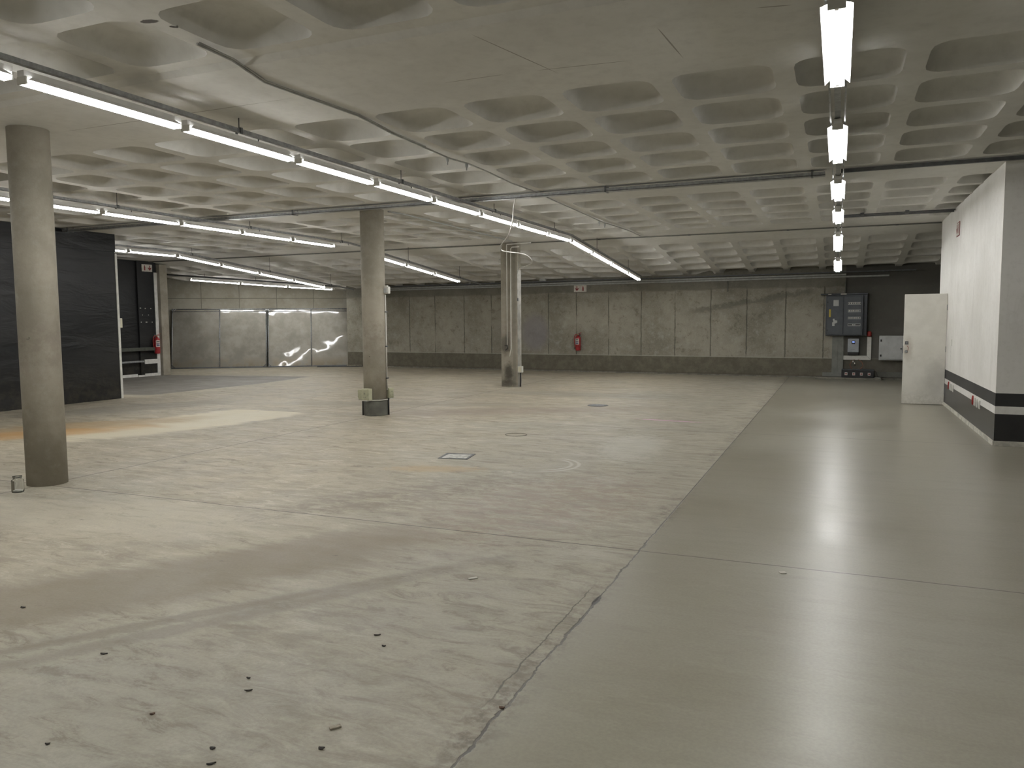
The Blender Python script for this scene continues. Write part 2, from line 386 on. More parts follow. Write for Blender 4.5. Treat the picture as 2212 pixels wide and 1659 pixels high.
M = dict(
    floor=floor_mat(), ceil=ceiling_mat(), far=far_wall_mat(), diag=diag_wall_mat(), band=banded_wall_mat(),
    black=black_wall_mat(), column=column_mat(), scorched=column_mat(True), sheet=sheet_mat(),
    plain=simple('grey_plaster', (.30,.29,.25), .8, scale=2),
    white=simple('white_trim_paint', (.70,.69,.65), .5, var=.08, scale=9),
    skirt=simple('cream_skirting', (.58,.56,.49), .55, var=.2, scale=7),
    door=None, refl=simple('white_enamel', (.82,.82,.80), .35, var=.03),
    steel=simple('galvanised_steel', (.34,.35,.355), .45, .6, var=.15, scale=20),
    dark=simple('dark_steel', (.12,.125,.13), .5, .3),
    pvc=simple('white_plastic', (.66,.65,.60), .4, var=.06),
    pvcgrey=simple('grey_plastic', (.36,.37,.36), .5, var=.08),
    green=simple('pale_green_plastic', (.47,.47,.33), .45, var=.1),
    cream=simple('cream_plastic', (.66,.63,.50), .45, var=.05),
    red=simple('red_enamel', (.32,.018,.022), .3, var=.15, scale=20),
    redp=simple('red_plastic', (.33,.03,.025), .4, var=.1),
    rubber=simple('black_rubber', (.018,.018,.018), .6),
    brass=simple('dull_brass', (.45,.36,.18), .35, .9),
    cabinet=simple('charcoal_enamel', (.052,.058,.066), .38, .2, var=.1, scale=6),
    cabinetin=simple('slate_enamel', (.075,.085,.095), .45, .1, var=.1, scale=6),
    greybox=simple('light_grey_enamel', (.52,.53,.52), .45, var=.07, scale=5),
    silver=simple('silver_grey_enamel', (.38,.40,.42), .4, .2, var=.05),
    yellow=simple('yellow_sticker', (.60,.46,.06), .5),
    duct=simple('grey_duct', (.19,.195,.175), .55, var=.12, scale=5),
    plinth=simple('plinth_concrete', (.20,.19,.155), .8, var=.2, scale=8, bump=.2),
    blue=simple('blue_print', (.03,.04,.14), .5),
    signred=simple('sign_red', (.24,.03,.03), .5),
    signwhite=simple('sign_white', (.62,.58,.52), .45, var=.06),
    leaf=simple('dry_leaf', (.035,.028,.022), .8, var=.4, scale=60),
    rust=simple('rusty_leaf', (.13,.075,.045), .8, var=.4, scale=60),
    wood=simple('weathered_wood', (.30,.27,.21), .75, var=.3, scale=30),
    card=simple('brown_cardboard', (.25,.15,.08), .8, var=.15, scale=10),
    chip=simple('pale_chip', (.55,.53,.47), .7),
    cover=simple('worn_cover_plate', (.50,.50,.47), .4, .5, var=.3, scale=14),
    cable=simple('grey_cable', (.38,.375,.35), .6),
    wcable=simple('white_cable', (.60,.59,.55), .5),
    orange=simple('orange_core', (.30,.09,.04), .5),
)
def door_mat():
    n = NT('white_door_paint'); o = n.xyz(); a = n.noise(3, 6, .65); b = n.noise(14, 5, .7)
    c = n.mix(n.ramp(a, .35, .65), (.72,.70,.64), (.79,.77,.71))
    m = n.math('MULTIPLY', n.ramp(o[2], .35, .0), n.ramp(b, .38, .62))
    c = n.mix(n.math('MULTIPLY', m, .35), c, (.38,.36,.30))
    g = n.blob(1.62, .52, .16, .28, nz=b, amp=.5, soft=.9, xy=(o[0], o[2]))
    c = n.mix(n.math('MULTIPLY', g, .25), c, (.25,.24,.21))
    g = n.blob(1.17, 1.0, .07, .2, nz=b, amp=.5, soft=.9, xy=(o[0], o[2]))
    c = n.mix(n.math('MULTIPLY', g, .4), c, (.38,.33,.26))
    return n.out(c, .5)
M['door'] = door_mat()
def emis(name, col, e):
    n = NT(name); n.out((.8,.8,.8), .4); n.p.inputs['Emission Color'].default_value = (*col,1); n.p.inputs['Emission Strength'].default_value = e
    return n.m
M['tube'] = emis('fluorescent_tube_lit', (1.0,.995,.98), TUBE_E)
M['longtube'] = emis('long_fluorescent_tube_lit', (1.0,.995,.98), TUBE_E*1.35)
M['lcd'] = emis('blue_display_lit', (.12,.25,.9), 1.6)
def clear_mat():
    n = NT('clear_plastic'); n.out((.93,.95,.93), .08); n.p.inputs['Transmission Weight'].default_value = 1; n.p.inputs['IOR'].default_value = 1.35
    return n.m
M['clear'] = clear_mat()

# ------------------------------------------------------------ setting
XL, XR, YB, YF = -27.0, 7.0, -8.0, 24.5
CREASE, SLOPE, CZ = 17.0, .108, 3.39
def cz(y): return CZ - max(0, y-CREASE)*SLOPE
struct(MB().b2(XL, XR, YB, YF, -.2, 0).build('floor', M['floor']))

# waffle slab: solid strips over the column lines, rounded pods between
PX0, PITCH, POD = -3.02, .89, .74
BAYS = [(4.34+.15-.89*6, 6, .035), (6.0, 5, 0), (11.62, 5, 0), (17.9, 6, 0)]   # (start of first pod, rows, raise)
def pod_rows():
    for y0, n, up in BAYS:
        for j in range(n): yield y0 + j*PITCH, up
def in_pod(x, y):
    fx = (x-PX0) % PITCH
    return fx < POD and any(y0 < y < y0+POD for y0, _ in pod_rows())
def ceiling():
    mb = MB(); idx = {}
    def V(x, y, z):
        k = (round(x,4), round(y,4), round(z,4))
        if k not in idx: idx[k] = len(mb.v); mb.v.append((x, y, cz(y)+z))
        return idx[k]
    k0 = math.floor((XL-PX0)/PITCH); k1 = math.ceil((XR-PX0)/PITCH)
    g = (PITCH-POD)/2
    xs = [PX0-g+PITCH*k for k in range(k0, k1+1)]
    def strip(ya, yb, z=0):
        for i in range(len(xs)-1):
            mb.f.append((V(xs[i],ya,z), V(xs[i],yb,z), V(xs[i+1],yb,z), V(xs[i+1],ya,z)))
    def pod(xa, ya, z0, N):
        cx, cy = xa+PITCH/2, ya+PITCH/2; H = PITCH/2
        m = N*4; rings = []
        # border sampled so that the corners match
        bor = []
        for s in range(4):
            for t in range(N):
                q = -H + 2*H*t/N
                bor.append([(q,-H),(H,q),(-q,H),(-H,-q)][s])
        def rr(h, r):
            pts = []
            for s in range(4):
                for t in range(N):
                    q = -1 + 2*t/N
                    bx, by = [(q,-1),(1,q),(-q,1),(-1,-q)][s]
                    # project onto rounded square
                    ax, ay = abs(bx)*h, abs(by)*h
                    c = h-r
                    if ax > c and ay > c:
                        dx, dy = ax-c, ay-c; l = math.hypot(dx, dy); ax, ay = c+dx/l*r, c+dy/l*r
                    pts.append((math.copysign(ax, bx), math.copysign(ay, by)))
            return pts
        rings.append(([V(cx+x, cy+y, z0) for x, y in bor]))
        rings.append([V(cx+x, cy+y, z0) for x, y in rr(POD/2, .16)])
        for h, r, z in ((POD/2, .16, z0), (POD/2-.012, .155, z0+.05), (POD/2-.032, .15, z0+.11), (POD/2-.08, .13, z0+.155), (POD/2-.17, .10, z0+.17)):
            k = len(mb.v); rings.append([k+i for i in range(m)])       # own rim vertices keep the arris crisp
            for x, y in rr(h, r): mb.v.append((cx+x, cy+y, cz(cy+y)+z))
        for a, b in zip(rings[:-1], rings[1:]):
            if a is rings[1]: continue
            for t in range(m):
                if a is not rings[0]: mb.smooth.add(len(mb.f))
                mb.f.append((a[t], b[t], b[(t+1)%m], a[(t+1)%m]))
        mb.f.append(tuple(rings[-1])[::-1])
    yprev = YB; zprev = .035
    for y0, n, up in BAYS:
        ys = y0-g
        if up:      # front bay sits a little higher than the solid strip
            strip(yprev, ys, up)
        else:
            if yprev < CREASE < ys: strip(yprev, CREASE); strip(CREASE, ys)
            else: strip(yprev, ys)
        for j in range(n):
            for i in range(len(xs)-1): pod(xs[i], ys+j*PITCH, up, 8)
        yprev = ys+n*PITCH
        if up:
            # chamfered edge down to the solid strip
            ya = yprev+.05; yb = yprev+.10
            strip(yprev, ya, up)
            for i in range(len(xs)-1):
                mb.f.append((V(xs[i],ya,up), V(xs[i],yb,0), V(xs[i+1],yb,0), V(xs[i+1],ya,up)))
            yprev = yb
    strip(yprev, YF+.5)
    struct(mb.build('ceiling', M['ceil']))
ceiling()

# far wall frame: local x runs along the wall, local -y points into the room
FA, FB = Vector((-15.3,23.0)), Vector((7.0,21.458)); FD = (FB-FA).normalized(); FRZ = math.atan2(FD.y, FD.x)
def fw(x, out=0, z=0):
    t = (x-FA.x)/FD.x; return (x + FD.y*out, FA.y+FD.y*t - FD.x*out, z)
def wallbox(name, A, B, th, z1, m, out=0, z0=0):
    """wall slab between A and B, thickness going away from the room (left of A->B)"""
    A = Vector(A); B = Vector(B); L = (B-A).length; rz = math.atan2(B.y-A.y, B.x-A.x)
    o = MB().b2(0, L, 0, th, z0, z1).build(name, m, loc=(A.x, A.y, 0), rz=rz)
    return struct(o)
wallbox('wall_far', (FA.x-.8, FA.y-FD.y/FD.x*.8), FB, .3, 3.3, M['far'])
o = MB().b2(0, 22.0, -.03, 0, 0, .035).build('baseboard_far', M['plinth'], loc=(*fw(-15.0, 0, 0)[:2], 0), rz=FRZ); struct(o)
o = MB().b2(0, 22.0, -.012, 0, .035, .515).build('trim_1', M['far'], loc=(*fw(-15.0, 0, 0)[:2], 0), rz=FRZ); struct(o)
DB0, DB1 = Vector((-21.08,19.81)), Vector((-15.9,23.23)); DD = (DB1-DB0).normalized(); DN = Vector((DD.y,-DD.x)); DRZ = math.atan2(DD.y, DD.x)
DW = lambda u, out=0, z=0: (DB0.x+DD.x*u+DN.x*(out-.5), DB0.y+DD.y*u+DN.y*(out-.5), z)
wallbox('wall_left_diagonal', DW(-6)[:2], DW(6.95)[:2], .3, 3.4, M['diag'])
# white wall on the right and its end face
struct(MB().b2(1.77, 1.92, 10.83, 16.9, 0, 3.40).build('wall_right', M['band']))
struct(MB().b2(1.92, 7.0, 10.83, 10.98, 0, 3.40).build('wall_right_end', M['band']))
b = MB(); b.b2(1.755, 1.77, 10.815, 15.69, 0, .062); struct(b.build('baseboard_right', M['skirt'], bev=.003))
b = MB(); b.b2(1.77, 7.0, 10.815, 10.83, 0, .062); struct(b.build('baseboard_right_end', M['skirt'], bev=.003))
struct(MB().b2(XR, XR+.2, YB, YF, 0, 3.5).build('wall_right_outer', M['plain']))
struct(MB().b2(XL, XR, YB-.2, YB, 0, 3.6).build('wall_back', M['plain']))
struct(MB().b2(XL-.2, XL, YB, 18, 0, 3.6).build('wall_left_outer', M['plain']))
# black partition on the left, with its thicker bulkhead along the top
b = MB(); b.b2(-13.92, -13.8, YB, 11.62, 0, 3.40); b.b2(-13.8, -13.765, YB, 11.62, 3.03, 3.40)
struct(b.build('wall_left', M['black']))
struct(MB().b2(-13.94, -13.785, 11.62, 11.67, 0, 3.0).build('trim_2', M['white'], bev=.003))
# recess wall behind, painted black, with white stripes
b = MB(); b.b2(-19.1, -18.9, YB, 17.28, 0, 3.42); b.b2(-18.9, -18.84, 16.6, 17.28, 0, 3.42)
struct(b.build('wall_left_recess', M['black']))
struct(MB().b2(-18.84, -18.815, 17.18, 17.29, 0, 3.07).build('trim_3', M['white'], bev=.003))
struct(MB().b2(-18.84, -18.81, 16.72, 17.18, .37, .50).build('trim_4', M['white'], bev=.003))
b = MB(); b.b2(-18.84, -18.82, 16.72, 17.18, 0, .085); b.b2(-18.9, -18.87, 14.0, 16.5, 0, .085); b.b2(-18.87, -18.83, 16.5, 16.72, 0, .05)
struct(b.build('baseboard_left', M['white'], bev=.003))
tag(MB().b2(-19.12, -18.72, 17.30, 17.58, 0, 3.32).build('concrete_pilaster', M['column'], bev=.008),
    'plain rectangular concrete pilaster beside the black recess wall', 'pilaster')

# open white door leaf
d = bpy.data.objects.new('door_1', None); COL.objects.link(d); d.location = (1.77, 15.67, 0); struct(d)
MB().b2(-.68, -.004, -.02, .02, .008, 1.985).build('door_leaf', M['door'], d, bev=.003)
b = MB(); b.b2(-.655, -.60, -.026, -.019, 1.08, 1.14); lk = b.build('lock_plate', M['dark'], d)
b = MB(); b.tube([(-.627,-.026,1.11),(-.627,-.034,1.11)], .011, 12); b.build('keyhole', M['steel'], lk)
b = MB(); b.tube([(-.632,-.02,.955),(-.632,-.05,.955)], [.022,.026], 14); b.tube([(-.632,-.05,.955),(-.632,-.062,.955)], [.026,.016], 14); b.build('door_knob', M['steel'], d)
b = MB(); b.tube([(-.622,-.028,1.06),(-.60,-.032,1.03),(-.605,-.034,.98),(-.615,-.04,.96)], .004, 6); b.build('string', M['redp'], d)
b = MB(); b.b2(-.688, -.678, -.012, .012, .92, 1.06); b.build('latch_plate', M['dark'], d)
for z in (.25, 1.0, 1.74):
    MB().tube([(-.002,-.026,z-.05),(-.002,-.026,z+.05)], .008, 8).build('hinge', M['steel'], d)

# ------------------------------------------------------------ columns
def round_column(x, y, r, label):
    t = thing('concrete_column', label, 'column', (x, y, 0))
    MB().lathe([(r,0),(r,1.1),(r,2.2),(r,3.395)], n=48).build('shaft', M['column'], t)
    return t
c1 = round_column(-7.11, 5.10, .178, 'round concrete column nearest the camera, clear jar at its foot')
c2 = round_column(-7.13, 10.98, .195, 'round concrete column with green socket boxes round its base')
M['dadopaint'] = simple('dark_grey_column_paint', (.13,.13,.11), .6, var=.15, scale=6)
MB().lathe([(.197,0),(.199,.01),(.199,.24),(.196,.25)], n=48).build('painted_base', M['dadopaint'], c2)
c3 = thing('concrete_column', 'square-cut concrete column with white pipes down its front', 'column', (-7.17, 16.92, 0))
b = MB(); b.b2(-.21,.21,-.11,.11,0,3.395)
b.build('shaft', M['scorched'], c3, bev=.006)
M['corner'] = simple('pale_angle_steel', (.42,.41,.37), .45, .3, var=.2, scale=5)
MB().b2(.21,.216,-.11,.115,.0,2.75).build('corner_plate', M['corner'], c3)

# pipes and boxes on the second column
def conduit(name, pts, r, m, label, clips=(), cat='conduit', clipm=None):
    o = MB().tube(pts, r, 8).build(name, m); tag(o, label, cat)
    for p in clips: MB().box(p, (r*4.2, r*4.2, .018)).build('clip', clipm or M['dark'], o)
    return o
conduit('conduit', [(-6.929,11.023,.42),(-6.929,11.023,2.0)], .011, M['pvc'], 'white vertical pipe up the right side of the middle round column',
        [(-6.929,11.023,z) for z in (.62,1.15,1.72)])
t = thing('junction_box', 'small white weatherproof box at top of the pipe on the middle round column', 'junction box', (-6.909, 11.027, 2.02), -.1)
MB().b2(-.062,.062,-.03,.03,0,.115).build('body', M['pvc'], t, bev=.008)
MB().b2(-.045,.045,-.042,-.03,.012,.09).build('cover', M['greybox'], t, bev=.005)
MB().b2(-.03,.03,-.025,.02,.115,.135).build('top_lug', M['pvc'], t, bev=.004)
def sockbox(x, y, z, w, dpt, h, rz, label, m='green'):
    t = thing('socket_box', label, 'socket box', (x, y, z), rz, 'pale green socket boxes round the middle column')
    MB().b2(-w/2,w/2,-dpt/2,dpt/2,0,h).build('housing', M[m], t, bev=.008)
    MB().b2(-w/2+.012,w/2-.012,-dpt/2-.012,-dpt/2,.025,h-.012).build('cover', M[m], t, bev=.004)
    for q in ((-.028,-.012,.05,.056),(.012,.028,.05,.056),(-.004,.004,.10,.125)):
        MB().b2(q[0],q[1],-dpt/2-.018,-dpt/2-.012,q[2],q[3]).build('switch', M['duct'], t)
    b = MB(); b.b2(-w/2+.02,w/2-.02,-dpt/2-.006,dpt/2-.01,-.012,0); b.build('cable_entry', M['pvc'], t)
sockbox(-7.140, 10.735, .27, .155, .10, .19, -0.15, 'pale green socket box on the front of the middle round column')
sockbox(-7.362, 10.905, .262, .09, .08, .165, -1.25, 'pale green socket box on the left side of the middle round column')
sockbox(-6.926, 11.098, .28, .10, .09, .17, 1.2, 'pale green socket box on the right side of the middle round column')
ring = [(-7.13+.208*math.cos(a), 10.98+.208*math.sin(a), .262) for a in [math.radians(-100+k*8) for k in range(15)]]
conduit('conduit', ring, .009, M['pvc'], 'thin white pipe curving round the middle column above its dark base')
conduit('conduit', [(-7.294,10.842,.0),(-7.294,10.842,.28)], .013, M['rubber'], 'black drop pipe under the left socket box of the middle column')
conduit('conduit', [(-6.930,11.061,.0),(-6.930,11.061,.29)], .014, M['rubber'], 'black drop pipe under the right socket box of the middle column')
# pipes on the square column
conduit('conduit', [(-7.215,16.79,.92),(-7.215,16.79,3.30),(-7.215,16.79,3.345),(-6.6,16.79,3.36)], .013, M['pvc'], 'left of two white pipes on the front of the square column')
conduit('conduit', [(-7.155,16.785,.72),(-7.115,16.785,.9),(-7.115,16.79,3.24),(-7.08,16.79,3.275),(-6.9,16.79,3.28)], .013, M['pvc'], 'right of two white pipes on the front of the square column, bent at its foot')
conduit('pipe_stub', [(-7.27,16.77,.98),(-7.21,16.77,.985),(-7.2,16.77,.90),(-7.25,16.76,.87)], .012, M['rubber'], 'dark bent pipe stub low on the square column face', cat='pipe')
t = thing('junction_box', 'small cream box low on the right side of the square column', 'junction box', (-6.91, 16.86, .34))
MB().b2(-.045,.055,-.06,.05,0,.15).build('body', M['pvc'], t, bev=.006)
MB().b2(-.035,.045,-.066,-.06,.012,.138).build('cover', M['cream'], t, bev=.002)
conduit('conduit', [(-6.93,16.9,.0),(-6.92,16.9,.34)], .016, M['rubber'], 'dark pipe from the floor to the small box on the square column')
tag(MB().b2(-6.953,-6.925,16.78,16.80,2.02,2.09).build('wall_hook', M['dark']), 'small dark bracket on the right edge of the square column', 'bracket')

# ------------------------------------------------------------ ceiling services
def tray(name, x0, x1, y, z, w, h, label, m='steel', n=0):
    t = thing(name, label, 'cable tray', (x0, y, z))
    L = x1-x0; b = MB(); b.b2(0,L,-w/2,w/2,0,.006); b.b2(0,L,-w/2,-w/2+.005,0,h); b.b2(0,L,w/2-.005,w/2,0,h)
    b.build('channel', M[m], t)
    k = max(2, int(L/2.4))
    for i in range(k+1):
        x = .15+(L-.3)*i/k
        b = MB(); b.b2(x-.012,x+.012,-w/2-.008,-w/2,-.004,cz(y)-z if not in_pod(x0+x,y) else cz(y)-z+.2); b.b2(x-.012,x+.012,w/2,w/2+.008,-.004,cz(y)-z); b.b2(x-.012,x+.012,-w/2-.008,w/2+.008,-.008,0)
        b.build('hanger', M['dark'], t)
    return t
tray('cable_tray', -13.7, -.20, 10.46, 3.315, .12, .045, 'long steel cable tray crossing the ceiling above the middle round column')
b = MB(); b.b2(0, 7.0, -.02,.02,0,.045); o = b.build('cable_channel', M['dark'], loc=(-.02,10.46,3.335)); tag(o, 'thin dark cable channel crossing the ceiling to the right of the lamp row', 'cable channel')
t = thing('conduit', 'twin dark pipes across the ceiling ending at the white wall', 'conduit', (.0, 15.1, 3.36))
MB().tube([(0,0,0),(1.75,.0,0)], .022, 8).build('pipe', M['dark'], t)
MB().tube([(0,-.16,0),(1.75,-.16,0)], .013, 8).build('pipe', M['dark'], t)
MB().b2(.3,.36,-.19,.03,-.01,.03).build('clamp', M['dark'], t); MB().b2(1.0,1.06,-.19,.03,-.01,.03).build('clamp', M['dark'], t)
conduit('conduit', [(-7.0,16.93,3.37),(1.76,16.93,3.37)], .013, M['duct'], 'thin grey pipe along the ceiling fold right of the square column',
        [(x,16.93,3.365) for x in (-5,-3,-1,1)])
conduit('conduit', [(-18.7,16.93,3.36),(-10,16.93,3.365),(-7.4,16.93,3.365)], .016, M['duct'], 'thin grey pipe along the ceiling fold left of the square column')
conduit('conduit', [(-6.89,11.1,3.365),(-6.87,11.6,3.38),(-6.9,14.3,3.38),(-6.95,16.5,3.375)], .012, M['pvcgrey'], 'thin pipe running on the ceiling between middle and square column')
# sagging grey cable bundle
cab = [(-3.97,4.06,3.40),(-3.96,4.37,3.385),(-4.07,4.82,3.375),(-4.03,5.29,3.375),(-3.97,5.91,3.375),(-4.03,6.62,3.37),(-4.04,7.23,3.37),(-4.03,7.79,3.36),(-3.98,8.15,3.365),(-3.96,8.71,3.355),(-4.03,9.53,3.37),(-4.0,10.24,3.37),(-4.05,11.8,3.375),(-4.08,14.0,3.37),(-3.98,15.5,3.37),(-4.0,16.8,3.37)]
o = MB().tube(cab, .009, 6).build('ceiling_cable', M['cable']); tag(o, 'grey cable pinned along the ceiling from the near left to the ceiling fold', 'cable')
MB().tube([(x+.022,y,z+.004) for x,y,z in cab[:7]], .006, 6).build('second_strand', M['cable'], o)
for p in ((-4.03,7.74,3.355),(-3.98,8.12,3.355),(-4.08,13.8,3.36),(-4.08,14.15,3.36)):
    b = MB(); b.lathe([(.018,0),(.018,-.03),(.008,-.05),(.008,-.075)][::-1], c=p, n=10); b.build('cable_gland', M['pvcgrey'], o)
# loose white lead looping down towards the square column
w = [(-4.33,10.42,3.32),(-4.50,10.75,3.22),(-4.8,11.4,3.08),(-5.13,12.0,2.97),(-5.51,12.6,2.90),(-5.69,13.0,2.84),(-5.79,13.6,2.86),(-5.82,14.2,2.885),(-5.90,14.8,2.885),(-6.04,15.4,2.84),(-6.2,15.75,2.79),(-6.45,16.1,2.77),(-6.9,16.8,2.79)]
ws = []
for i in range(len(w)-1):
    p0 = Vector(w[max(i-1,0)]); p1 = Vector(w[i]); p2 = Vector(w[i+1]); p3 = Vector(w[min(i+2,len(w)-1)])
    for k in range(4):
        t_ = k/4; ws.append(.5*((2*p1)+(p2-p0)*t_+(2*p0-5*p1+4*p2-p3)*t_*t_+(3*p1-p0-3*p2+p3)*t_**3))
ws.append(Vector(w[-1]))
tag(MB().tube(ws, .011, 6).build('hanging_lead', M['wcable']), 'loose white lead looping down from the cable tray to the square column', 'cable')
tag(MB().tube([(-6.93,16.78,2.95),(-6.9,16.77,2.8),(-6.94,16.76,2.62)], .006, 6).build('wire_tie', M['cable']), 'thin dark wire end beside the white lead on the square column', 'wire')

# ducts along the top of the far wall
M['ductlight'] = simple('light_grey_duct', (.40,.41,.39), .45, var=.1)
def along_far(name, x0, x1, out0, out1, z0, z1, m, label, cat):
    p = fw(x0, 0, 0); L = (x1-x0)/FD.x
    o = MB().b2(0, L, -out1, -out0, z0, z1).build(name, M[m], loc=p, rz=FRZ); tag(o, label, cat); return o
o = along_far('cable_tray', -14.8, 1.75, .16, .27, 2.735, 2.765, 'dark', 'dark cable tray running along the top of the far wall', 'cable tray')
o = along_far('cable_duct', -14.9, 1.15, .002, .07, 2.62, 2.66, 'ductlight', 'lower grey duct fixed along the top of the far wall', 'duct')
o = along_far('cable_duct', -14.9, .15, .002, .055, 2.675, 2.72, 'ductlight', 'upper pale grey duct fixed along the top of the far wall', 'duct')
b = MB(); b.box(fw(-8.3,.36,2.80), (.2,.08,.07)); tag(b.build('junction_box', M['pvcgrey'], bev=.006), 'small grey box on the ceiling near the sign over the far wall', 'junction box')
p = fw(-2.85, .015); conduit('conduit', [(p[0],p[1],2.32),(p[0],p[1],2.62)], .01, M['duct'], 'short thin pipe dropping from the duct on the far wall')
p = fw(.145, .02); conduit('conduit', [(p[0],p[1],2.20),(p[0],p[1],2.62)], .014, M['duct'], 'thin pipe dropping from the duct to the charcoal switchboard')

# ------------------------------------------------------------ luminaires
CACHE = {}
def lamp_parts(L, wide):
    key = (round(L,2), wide)
    if key in CACHE: return CACHE[key]
    d = {}
    b = MB(); b.b2(-.032,.032,-L/2,L/2,.035,.075); d['housing'] = (b.mesh('housing'), 'refl')
    wv = .080 if wide else .056
    wz = .004 if wide else .011
    b = MB()
    e = L/2-.012; nt = .05
    for sx in (-1, 1):
        # wing with notched ends, 2 mm thick
        P = [(sx*.032,-e+nt,.038),(sx*wv,-e,wz),(sx*wv,e,wz),(sx*.032,e-nt,.038)]
        k = len(b.v)
        for q in P: b.v.append(q)
        for q in P: b.v.append((q[0], q[1], q[2]+.003))
        b.f += [(k,k+1,k+2,k+3),(k+7,k+6,k+5,k+4)] + [(k+i,k+4+i,k+4+(i+1)%4,k+(i+1)%4) for i in range(4)]
    b.b2(-.032,.032,-e+.02,e-.02,.031,.035); d['reflector'] = (b.mesh('reflector'), 'refl')
    for nme, x in (('tube', -.03), ('tube', .03)):
        b = MB(); b.tube([(x,-L/2+.014,0),(x,L/2-.014,0)], .0135, 10); d[(nme, x)] = (b.mesh('tube'), 'longtube' if wide else 'tube')
    for s in (-1, 1):
        b = MB(); b.b2(-.045,.045,s*(L/2-.014),s*(L/2-.004),-.014,.036); b.b2(-.010,.010,s*(L/2-.045),s*(L/2-.01),-.010,.03)
        d[('lamp_holder', s)] = (b.mesh('lamp_holder'), 'pvc')
    for v in d.values(): v[0].materials.append(M[v[1]])
    CACHE[key] = d; return d
def lamp(loc, L, rx, rz, label, group, wide=False):
    t = thing('strip_light', label, 'strip light', loc, rz, group, rx)
    for k, (me, _) in lamp_parts(L, wide).items():
        o = bpy.data.objects.new(k if isinstance(k, str) else k[0], me); COL.objects.link(o); o.parent = t
ORD = ['last','second','third','fourth','fifth','sixth','seventh','eighth','ninth','tenth','eleventh','twelfth','thirteenth','fourteenth','fifteenth','sixteenth','seventeenth','eighteenth','nineteenth','twentieth']
def lz(y, yb, k=.09): return 3.15 - max(0, y-yb)*k
def row(x, spans, yb, desc, group, wide=False, k=.09):
    spans = sorted(spans, reverse=True)
    for i, (a, b) in enumerate(spans):
        za, zb = lz(a, yb, k), lz(b, yb, k)
        L = math.hypot(b-a, zb-za); rx = math.atan2(zb-za, b-a)
        pos = 'lit strip light at the far end of ' if i == 0 else 'lit strip light, %s from the far end of ' % ORD[i]
        lamp((x, (a+b)/2, (za+zb)/2), L-.005, rx, 0, pos + desc, group, wide)
def rail(x, y0, yb, y1, label, wide=False, k=.09, hook=2.8):
    t = thing('lighting_rail', label, 'lighting rail', (x, 0, 0))
    def seg(b, ox, w, h, oz):
        pts = [(y0, lz(y0,yb,k)), (yb, lz(yb,yb,k)), (y1, lz(y1,yb,k))]
        for (ya, za), (yc, zc) in zip(pts[:-1], pts[1:]):
            i = len(b.v)
            for yy, zz in ((ya,za),(yc,zc)):
                for dx, dz in ((-w/2,0),(w/2,0),(w/2,h),(-w/2,h)): b.v.append((ox+dx, yy, zz+oz+dz))
            b.f += [(i,i+1,i+2,i+3),(i+7,i+6,i+5,i+4)] + [(i+j,i+4+j,i+4+(j+1)%4,i+(j+1)%4) for j in range(4)]
    b = MB(); seg(b, 0, .04, .035, .11 if not wide else .082)
    b.build('channel', M['steel'], t)
    if wide:
        for sx in (-1, 1):
            b = MB(); seg(b, sx*.055, .012, .03, .06); b.build('side_rail', M['steel'], t)
            b = MB(); seg(b, sx*.02, .006, .008, .078); b.build('inner_rail', M['steel'], t)
    y = y0+.6
    while y < y1:
        zl = lz(y, yb, k); top = cz(y) + (.26 if in_pod(x, y) else (.0))
        b = MB(); b.b2(-.03,.03,y-.012,y+.012,zl+.14,zl+.152); b.tube([(0,y,zl+.152),(0,y,top)], .005, 6)
        b.b2(-.032,-.026,y-.014,y+.014,zl+.10,zl+.152); b.b2(.026,.032,y-.014,y+.014,zl+.10,zl+.152)
        b.build('hanger', M['dark'], t)
        if not wide:
            b = MB(); b.tube([(0,y+.25,zl+.075),(0,y+.25,zl+.105)], .006, 6); b.build('dropper', M['dark'], t)
        y += hook
R1 = [(3.57,4.90),(4.96,6.32),(6.41,7.73),(7.83,9.13),(9.21,10.61),(10.69,12.08),(12.14,13.54),(13.60,14.88),(14.98,16.32),(16.40,17.90),(17.97,19.42),(19.50,20.75)] + [(3.50-1.42*k-1.35, 3.50-1.42*k) for k in range(5)]
row(-5.02, R1, 15.0, 'the long row left of centre', 'strip lights of the long row left of centre', k=.088)
rail(-5.02, -3.4, 15.0, 21.0, 'steel rail carrying the long lamp row left of centre', k=.088)
R2 = [(5.42,6.80),(6.82,8.08),(8.14,9.54),(9.60,10.93),(10.98,12.32),(12.38,13.72),(15.2,16.6),(16.68,18.05),(18.12,19.55),(4.0,5.36),(2.6,3.94),(1.2,2.54),(-.2,1.14)]
row(-9.87, R2, 14.3, 'the row behind both round columns', 'strip lights of the row behind the round columns', k=.092)
rail(-9.87, -.6, 14.3, 21.0, 'steel rail carrying the lamp row behind the round columns', k=.092)
R3 = [(11.30,12.60),(12.66,13.97),(14.05,15.40),(15.46,16.80),(16.87,18.25),(18.32,19.75),(9.9,11.24),(8.5,9.84)]
row(-14.6, R3, 14.0, 'the row behind the black partition', 'strip lights of the row behind the black partition', k=.091)
rail(-14.6, 8.3, 14.0, 21.3, 'steel rail carrying the lamp row behind the black partition', k=.091)
R5 = [(4.42,5.90),(7.17,8.73),(9.97,11.48),(12.60,14.20),(15.4,16.95),(18.1,19.6),(1.65,3.13),(-1.1,.38),(-3.9,-2.4)]
row(-.05, R5, 14.5, 'the spaced row on the right', 'strip lights of the spaced row on the right', wide=True, k=.098)
rail(-.05, -4.3, 14.5, 19.8, 'steel rail carrying the spaced lamp row on the right', wide=True, k=.098)
